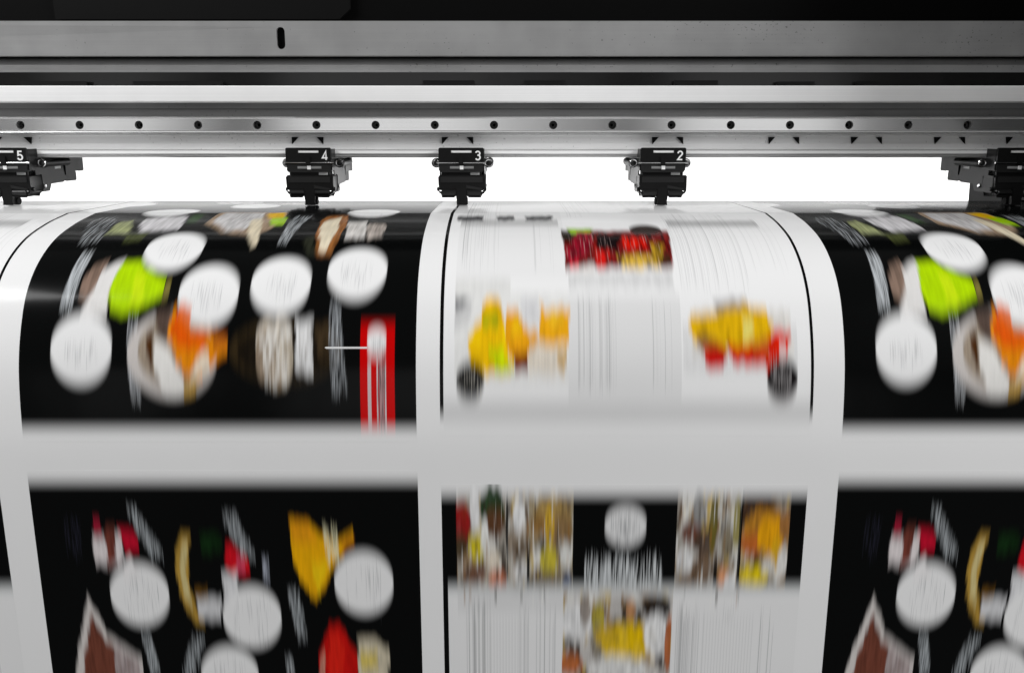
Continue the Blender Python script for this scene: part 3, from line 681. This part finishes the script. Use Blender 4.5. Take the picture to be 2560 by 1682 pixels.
# shelf: rolled upper edge, then a glossy dark sheet leaning back under it
Ys = 0.897
pr = [(Ys + 0.010, zat(144.5, Ys + 0.010)), (Ys + 0.004, zat(147, Ys)), (Ys + 0.001, zat(152, Ys)), (Ys, zat(160, Ys)), (Ys - 0.0008, zat(163, Ys)), (Ys, zat(166, Ys)), (Ys + 0.001, zat(181, Ys)), (Ys + 0.02, zat(181, Ys)), (Ys + 0.02, zat(144.5, Ys + 0.010))]
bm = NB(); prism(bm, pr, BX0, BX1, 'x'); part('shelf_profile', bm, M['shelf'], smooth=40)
zt, zb = zat(181, Ys) - 0.0002, zat(218, Ys)
bm = NB(); prism(bm, [(Ys + 0.0015, zt), (Ys + 0.0015, zb), (Ys + 0.012, zb), (Ys + 0.012, zt)], BX0, BX1, 'x'); part('glossy_sheet', bm, M['gloss'])
for a, b, t in ((60, 222, 206), (340, 560, 206), (1060, 1184, 204), (1312, 1410, 204), (1685, 1790, 204), (1940, 2030, 207), (2140, 2190, 206)):
    bm = NB(); box(bm, xat(a, t, Ys), xat(b, t, Ys), Ys - 0.006, Ys + 0.0012, zat(217, Ys), zat(t, Ys)); part('cable_clip', bm, M['black'], bevel=0.0006)
# bright rail cover
Yb = 0.876
z1, z0 = zat(214.5, Yb), zat(256.5, Yb)
bm = NB(); prism(bm, [(Yb + 0.0010, z0), (Yb, z0 + 0.0012), (Yb - 0.0002, (z0 + z1) / 2), (Yb + 0.0001, z1 - 0.0012), (Yb + 0.0016, z1), (Ys - 0.007, z1), (Ys - 0.007, z0)], BX0, BX1, 'x')
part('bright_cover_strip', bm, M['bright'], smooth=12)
# recess between cover strip and guide rail
Yr = 0.898
z1, z0 = zat(254, Yr), zat(294, Yr); zm = zat(272, Yr)
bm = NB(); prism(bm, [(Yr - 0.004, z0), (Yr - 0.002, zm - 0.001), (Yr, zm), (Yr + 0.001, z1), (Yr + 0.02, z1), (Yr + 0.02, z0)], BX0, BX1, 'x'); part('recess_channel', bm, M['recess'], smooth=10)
# linear guide rail with counterbored bolts
Yg = 0.882
zt, zb = zat(292.5, Yg), zat(332, Yg); za, zc = zat(297.5, Yg), zat(326.5, Yg); hz = zat(313, Yg)
hp = (xat(2413, 313, Yg) - xat(45, 313, Yg)) / 16
hx = [xat(51, 313, Yg) + hp * k for k in range(-9, 17) if xat(51, 313, Yg) + hp * k < BX1 - 0.01]
hr = 10.2 / 2200 * Yg / (CP + 0.24 * SP)
bm = NB(); prism(bm, [(BX0, zc), (BX1, zc), (BX1, za), (BX0, za)], Yg, Yg + 0.012, 'y', holes=[circ(x, hz, hr, 28) for x in hx])
rail = part('guide_rail', bm, M['rail'], smooth=40)
bm = NB()
for zlo, zhi, up in ((za, zt, 1), (zb, zc, -1)):
    if up > 0: prof = [(Yg, zlo), (Yg + 0.0003, zlo + 0.0002), (Yg + 0.0012, zlo + 0.0006), (Yg + 0.0004, zlo + 0.0010), (Yg - 0.0002, zhi - 0.0002), (Yg + 0.0008, zhi), (Yg + 0.012, zhi), (Yg + 0.012, zlo)]
    else: prof = [(Yg, zhi), (Yg + 0.0003, zhi - 0.0002), (Yg + 0.0012, zhi - 0.0006), (Yg + 0.0004, zhi - 0.0010), (Yg - 0.0002, zlo + 0.0002), (Yg + 0.0008, zlo), (Yg + 0.012, zlo), (Yg + 0.012, zhi)]
    prism(bm, prof, BX0, BX1, 'x')
part('rail_edge', bm, M['strip'], parent=rail, smooth=10)
for i, x in enumerate(hx):
    bm = NB(); d = 0.0025 + 0.0035 * (i % 2)
    hexa = circ(x, hz, hr * 0.42, 6)
    prism(bm, circ(x, hz, hr * 0.86, 24), Yg + d, Yg + 0.0115, 'y', holes=[hexa])
    part('rail_bolt', bm, M['bolt'], parent=rail)
bm = NB(); prism(bm, [(Yg + 0.0122, zt), (Yg + 0.0122, zb), (0.906, zb), (0.906, zt)], BX0, BX1, 'x'); part('rail_base', bm, M['cover'])
# bracket plate with triangular position marks
Yk = 0.893
z1, z0 = zat(332, Yk) - 0.0002, zat(375.5, Yk); zq = zat(358, Yk); zq2 = zat(341, Yk)
bm = NB(); prism(bm, [(Yk + 0.0014, z0), (Yk, z0 + 0.0012), (Yk - 0.0006, zq - 0.0004), (Yk + 0.0003, zq), (Yk + 0.0010, zq2), (Yk + 0.0002, zq2 + 0.0006), (Yk + 0.0016, z1), (0.906, z1), (0.906, z0)], BX0, BX1, 'x')
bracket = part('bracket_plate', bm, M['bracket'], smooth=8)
for l0, l1, r0, r1 in ((-14, 4, 58, 78), (729, 746, 791, 808), (1104, 1121, 1166, 1183), (1630, 1647, 1691, 1708), (1921, 1938, 1982, 1998), (2128, 2146, 2190, 2205), (2336, 2354, 2398, 2413), (2516, 2533, 2580, 2596)):
    Ym = Yk - 0.0010
    for pts in (((l0, 343), (l1, 343), (l0 + 1, 361)), ((r0, 343), (r1, 343), (r1, 361))):
        q = [at(p[0], p[1], Ym) for p in pts]
        if max(v.x for v in q) > BX1: continue
        bm = NB(); prism(bm, [(v.x, v.z) for v in q], Ym, Ym + 0.0012, 'y'); part('triangle_mark', bm, M['mark'], parent=bracket, smooth=0)
# lower double strip
Yl = 0.889
z1, z0 = zat(377, Yl), zat(386, Yl)
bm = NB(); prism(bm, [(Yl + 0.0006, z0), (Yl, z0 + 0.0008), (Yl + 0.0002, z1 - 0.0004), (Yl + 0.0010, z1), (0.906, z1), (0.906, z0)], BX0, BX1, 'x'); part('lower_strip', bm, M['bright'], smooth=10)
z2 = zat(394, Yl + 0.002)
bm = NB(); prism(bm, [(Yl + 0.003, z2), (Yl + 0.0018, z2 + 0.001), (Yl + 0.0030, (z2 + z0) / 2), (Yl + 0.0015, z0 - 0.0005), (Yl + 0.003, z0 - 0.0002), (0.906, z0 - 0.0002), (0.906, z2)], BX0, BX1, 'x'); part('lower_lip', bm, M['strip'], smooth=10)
# beam back so nothing is hollow
bm = NB(); prism(bm, [(0.9062, zat(394, 0.906) + 0.001), (0.9062, zat(146, 0.906)), (1.02, zat(146, 0.906)), (1.02, zat(394, 0.906) + 0.02), (0.99, zat(394, 0.906) + 0.001)], BX0, BX1, 'x'); part('beam_back', bm, M['cover'])
# side housing at the right end
SX = 0.535
zs = H - 0.069 + 0.002
bm = NB(); prism(bm, [(0.66, H + 0.03), (0.79, zs), (0.972, zs), (0.972, H - 0.13), (1.036, H - 0.13), (1.044, H - 0.018), (1.30, H - 0.018), (1.30, H + 0.33), (0.66, H + 0.33)], SX, 1.0, 'x')
side = part('side_housing', bm, M['side'], bevel=0.0012)
for px, py, r in ((2477, 464, 0.0028), (2509, 476, 0.0030), (2545, 437, 0.0026)):
    t = SX * 2200 / (px - 1280); s = (841 - py) / 2200; y, z = t * (CP + s * SP), H + t * (-SP + s * CP)
    bm = NB(); lathe(bm, [(SX - 0.0025, r * 0.55), (SX - 0.0022, r * 0.9), (SX - 0.001, r), (SX + 0.001, r)], (y, z), 'x', 20); part('housing_screw', bm, M['zinc'], parent=side)

# ------------------------------------------------------------------ pinch roller carriages
def digit_strokes(d):
    if d == '2': return [[(0.05, 0.74)] + [(0.5 + 0.42 * math.cos(R(a)), 0.72 + 0.24 * math.sin(R(a))) for a in range(165, -50, -18)] + [(0.45, 0.35), (0.08, 0.05), (0.95, 0.05)]]
    if d == '3': return [[(0.5 + 0.40 * math.cos(R(a)), 0.74 + 0.21 * math.sin(R(a))) for a in range(165, -91, -16)] + [(0.42, 0.53)], [(0.42, 0.53), (0.5, 0.53)] + [(0.5 + 0.44 * math.cos(R(a)), 0.28 + 0.25 * math.sin(R(a))) for a in range(85, -170, -16)]]
    if d == '4': return [[(0.72, 0.0), (0.72, 0.98), (0.02, 0.24), (1.0, 0.24)]]
    if d == '5': return [[(0.88, 0.95), (0.20, 0.95), (0.13, 0.52)] + [(0.48 + 0.44 * math.cos(R(a)), 0.31 + 0.28 * math.sin(R(a))) for a in range(125, -165, -16)]]
    return [[(0.2, 0.76), (0.55, 0.98), (0.55, 0.0)]]
def digit_bm(d, x0, z0, wd, ht, y, th=0.0014):
    bm = NB()
    for st in digit_strokes(d):
        P = [Vector((x0 + a * wd, z0 + b * ht)) for a, b in st]
        Ls, Rs = [], []
        for i, p in enumerate(P):
            d0 = (p - P[i - 1]).normalized() if i else (P[1] - p).normalized()
            d1 = (P[i + 1] - p).normalized() if i < len(P) - 1 else d0
            tg = (d0 + d1); tg = tg.normalized() if tg.length > 1e-6 else d0
            nrm = Vector((-tg.y, tg.x)); k = th / 2 / max(0.5, nrm.dot(Vector((-d0.y, d0.x))))
            Ls.append(p + nrm * k); Rs.append(p - nrm * k)
        for i in range(len(P) - 1):
            prism(bm, [tuple(Ls[i]), tuple(Ls[i + 1]), tuple(Rs[i + 1]), tuple(Rs[i])], y - 0.00025 - 0.00002 * i, y + 0.0001, 'y')
    return bm
UY = 0.868; PZ = H - 0.069
mm = 0.001
def build_carriage():
    t = empty('pinch_roller_carriage')
    P = lambda n, bm, m, par=None, **k: obj(n, bm, m, par or t, **k)
    # head block: front plate with the slot, body behind
    bm = NB(); prism(bm, rrect(-21.9 * mm, 21.9 * mm, 40.5 * mm, 55.2 * mm, 1.6 * mm), 0, 3 * mm, 'y', holes=[[(-9.7 * mm, 50.5 * mm), (10.1 * mm, 50.5 * mm), (10.1 * mm, 52.8 * mm), (-9.7 * mm, 52.8 * mm)]])
    hb = P('head_block', bm, M['black'])
    bm = NB(); box(bm, -9.65 * mm, 10.05 * mm, 0.5 * mm, 1.2 * mm, 50.55 * mm, 52.75 * mm); P('slot_strip', bm, M['bright'], hb)
    bm = NB(); box(bm, -20.5 * mm, 20.5 * mm, 5.2 * mm, 20 * mm, 33 * mm, 53.5 * mm); box(bm, -20.9 * mm, 20.9 * mm, 3.2 * mm, 5.1 * mm, 33 * mm, 48.9 * mm)
    P('head_core', bm, M['black'])
    # rounded cheek below the axle
    bm = NB(); prism(bm, rrect(-21.0 * mm, 20.8 * mm, 32.2 * mm, 39.6 * mm, 1.8 * mm), 0.8 * mm, 3.1 * mm, 'y'); P('lower_cheek', bm, M['face'], bevel=0.0003)
    bm = NB(); box(bm, -2.2 * mm, 1.6 * mm, -1.6 * mm, 1.0 * mm, 38.9 * mm, 47 * mm); P('axle_clip', bm, M['black'], bevel=0.0004)
    # chrome axle across the front
    bm = NB()
    lathe(bm, [(-24 * mm, 0.9 * mm), (-21.6 * mm, 0.9 * mm), (-20.8 * mm, 0.6 * mm), (20.8 * mm, 0.6 * mm), (21.6 * mm, 0.9 * mm), (24 * mm, 0.9 * mm)], (-0.6 * mm, 41.0 * mm), 'x', 18); P('axle', bm, M['chrome'])
    # spring leaf with its bright catch
    bm = NB(); pr = []
    for i in range(13):
        a = -11 + 23 * i / 12; pr.append((a * mm, (0.4 - 0.9 * math.sin(math.pi * i / 12)) * mm))
    prism(bm, pr + [(p[0], p[1] + 0.5 * mm) for p in reversed(pr)], 35.4 * mm, 37.7 * mm, 'z'); lf = P('spring_leaf', bm, M['leaf'])
    bm = NB(); box(bm, -1.2 * mm, 1.9 * mm, -1.0 * mm, -0.55 * mm, 34.9 * mm, 38.0 * mm); P('spring_catch', bm, M['white'], lf, bevel=0.0002)
    # neck with a window
    bm = NB(); prism(bm, [(-19.5 * mm, 28 * mm), (19.3 * mm, 28 * mm), (19.3 * mm, 33 * mm), (-19.5 * mm, 33 * mm)], 3.4 * mm, 6 * mm, 'y', holes=[[(8.6 * mm, 29.3 * mm), (17.6 * mm, 29.3 * mm), (17.6 * mm, 32 * mm), (8.6 * mm, 32 * mm)]]); nk = P('neck', bm, M['black'])
    bm = NB(); box(bm, 8.65 * mm, 17.55 * mm, 3.6 * mm, 5 * mm, 29.35 * mm, 31.95 * mm); P('window_filler', bm, M['bright'], nk)
    bm = NB(); box(bm, -19 * mm, 19 * mm, 8.2 * mm, 20 * mm, 26 * mm, 33 * mm); P('neck_core', bm, M['black'])
    # roller holder
    out = [(-21.9, 27), (-20.4, 28.8), (22.0, 28.8), (22.8, 28.0), (22.9, 14.5), (21.5, 12.2), (19.8, 11.5), (18.4, 8.3), (7.2, 8.3), (6.2, 9.6), (-6.6, 9.6), (-7.4, 8.3), (-18.6, 8.3), (-19.4, 11.4), (-21.3, 13.0)]
    bm = NB(); prism(bm, [(a * mm, b * mm) for a, b in out], -1.5 * mm, 22 * mm, 'y'); rh = P('roller_holder', bm, M['black'], bevel=0.0007)
    for x0, x1 in ((-19.0, -5.6), (5.6, 19.0)):
        bm = NB(); lathe(bm, [(x0 * mm, 2.1 * mm), ((x0 + 0.5) * mm, 2.6 * mm), ((x1 - 0.5) * mm, 2.6 * mm), (x1 * mm, 2.1 * mm)], (-1.6 * mm, 12.6 * mm), 'x', 24); P('holder_spindle', bm, M['face'], rh)
    bm = NB(); prism(bm, [(4.9 * mm, 19.5 * mm), (20 * mm, 16.5 * mm), (20 * mm, 15.2 * mm), (4.9 * mm, 17.0 * mm)], -2.6 * mm, -1.4 * mm, 'y'); P('holder_rib', bm, M['face'], rh, bevel=0.0003)
    bm = NB(); prism(bm, rrect(-20 * mm, 20.5 * mm, 22.5 * mm, 27.6 * mm, 0.8 * mm), -2.2 * mm, -1.4 * mm, 'y'); P('holder_face', bm, M['face'], rh, bevel=0.0002)
    for sx in (-1, 1):
        bm = NB(); lathe(bm, [(sx * 21 * mm, 2.0 * mm), (sx * 23.6 * mm, 2.0 * mm), (sx * 24.2 * mm, 1.4 * mm)], (4 * mm, 15.5 * mm), 'x', 16); P('pivot_bolt', bm, M['zinc'])
        bm = NB(); lathe(bm, [(-2.6 * mm, 0.5 * mm), (-2.3 * mm, 0.9 * mm), (-1.4 * mm, 0.9 * mm)], (sx * 20.3 * mm, 14.2 * mm), 'y', 14); P('face_screw', bm, M['chrome'])
    # arm and roller
    bm = NB(); prism(bm, [(-4.6 * mm, 17.5 * mm), (-4.6 * mm, 8 * mm), (-3.9 * mm, 4.5 * mm), (-4.2 * mm, 1.2 * mm), (4.4 * mm, 1.2 * mm), (4.0 * mm, 4.5 * mm), (4.7 * mm, 8 * mm), (4.7 * mm, 17.5 * mm)], -2.6 * mm, 3.4 * mm, 'y'); P('roller_arm', bm, M['black'], bevel=0.0006)
    bm = NB(); lathe(bm, [(-5.4 * mm, 3.4 * mm), (-4.9 * mm, 3.9 * mm), (5.0 * mm, 3.9 * mm), (5.5 * mm, 3.4 * mm)], (9 * mm, 3.95 * mm), 'x', 28); P('pinch_roller', bm, M['rubber'])
    # side plates reaching back, each with an adjuster tube
    prof = [(3, 12), (27, 11.8), (36.5, 12), (41, 18.8), (66, 19.3), (71, 22.2), (75, 29.4), (97, 29.5), (98, 30.5), (98, 45), (26, 45.6), (20.5, 45.6), (20.5, 54), (3, 54), (3, 33.6), (13, 33.2), (13, 28.6), (3, 28.2)]
    win = [(51, 33.2), (65, 33.2), (65, 36.8), (51, 36.8)]
    notch = [(67.0, 36.6), (73.5, 36.4), (73.2, 26.2), (70.8, 25.8)]
    for sx in (-1, 1):
        bm = NB(); prism(bm, [(a * mm, b * mm) for a, b in prof], sx * 20.9 * mm, sx * 22.1 * mm, 'x', holes=[[(a * mm, b * mm) for a, b in win], [(a * mm, b * mm) for a, b in notch]])
        sp = P('side_plate', bm, M['zinc'])
        bm = NB(); box(bm, min(sx * 20.8, sx * 21.7) * mm, max(sx * 20.8, sx * 21.7) * mm, 52 * mm, 64.9 * mm, 33.3 * mm, 36.7 * mm); P('window_filler', bm, M['white'], sp)  # white fill stands in for the bright background through the window
        bm = NB(); prism(bm, rrect(98.2 * mm, 112 * mm, 29.6 * mm, 44.6 * mm, 1.5 * mm), sx * 22.2 * mm, sx * 17.0 * mm, 'x'); P('rear_pad', bm, M['black'], sp, bevel=0.0004)
        bm = NB(); prism(bm, rrect(73 * mm, 97 * mm, 20.0 * mm, 29.2 * mm, 2 * mm), sx * 20.8 * mm, sx * 15.0 * mm, 'x'); P('rear_foot', bm, M['black'], sp, bevel=0.0004)
        bm = NB(); box(bm, min(sx * 17, sx * 20.7) * mm, max(sx * 17, sx * 20.7) * mm, 65.5 * mm, 76 * mm, 25 * mm, 38 * mm); P('notch_block', bm, M['black'], sp)
        tb = NB(); lathe(tb, [(19.5 * mm, 2.6 * mm), (20 * mm, 4.5 * mm), (24 * mm, 4.7 * mm), (25 * mm, 4.1 * mm), (70 * mm, 4.0 * mm), (71 * mm, 3.3 * mm)], (sx * 26.0 * mm, 40.2 * mm), 'y', 28); tube = P('adjuster_tube', tb, M['black'])
        bm = NB(); ring = []
        lathe(bm, [(18.9 * mm, 3.1 * mm), (18.7 * mm, 3.5 * mm), (19.2 * mm, 4.0 * mm), (19.8 * mm, 4.1 * mm)], (sx * 26.0 * mm, 40.2 * mm), 'y', 28); P('tube_ring', bm, M['chrome'], tube)
        bm = NB(); lathe(bm, [(17.4 * mm, 0.6 * mm), (17.6 * mm, 1.7 * mm), (18.6 * mm, 2.2 * mm), (19.1 * mm, 2.9 * mm)], (sx * 26.0 * mm, 40.2 * mm), 'y', 20); P('tube_screw', bm, M['bolt'], tube)
        bm = NB(); lathe(bm, [(sx * 22 * mm, 2.3 * mm), (sx * 23.2 * mm, 2.3 * mm), (sx * 23.8 * mm, 1.5 * mm)], (27 * mm, 17.5 * mm), 'x', 6); P('plate_bolt', bm, M['chrome'], sp)
        bm = NB(); lathe(bm, [(70.6 * mm, 2.2 * mm), (73 * mm, 2.0 * mm), (73.6 * mm, 1.2 * mm)], (sx * 26.0 * mm, 40.2 * mm), 'y', 8); P('tube_end', bm, M['chrome'], tube)
    return t
def dup(root):
    r = root.copy(); C.objects.link(r)
    for ch in list(root.children):
        c = ch.copy(); C.objects.link(c); c.parent = r
        for g in ch.children:
            e = g.copy(); C.objects.link(e); e.parent = c
    return r
proto = build_carriage()
units = [proto] + [dup(proto) for _ in range(4)]
info = [('5', 10, 'black pinch roller carriage numbered 5 at the left end of the beam'),
        ('4', 771, 'black pinch roller carriage numbered 4 resting on the black poster'),
        ('3', 1153, 'black pinch roller carriage numbered 3 beside the white menu edge'),
        ('2', 1658, 'black pinch roller carriage numbered 2 standing over the white menu'),
        (None, 2550, 'dark pinch roller carriage in shadow against the side housing, no number in view')]
for u, (d, px, lab) in zip(units, info):
    u.location = (xat(px, 400, UY), UY, PZ)
    if d is None: u.location.x = min(u.location.x, SX - 0.031)
    tag(u, lab, 'pinch roller', 'pinch roller carriages under the beam')
    if d:
        obj('number_print', digit_bm(d, 13.6 * mm, 43.6 * mm, 5.0 * mm, 8.6 * mm, -0.0001), M['white'], u, smooth=0)['label'] = 'white printed numeral ' + d
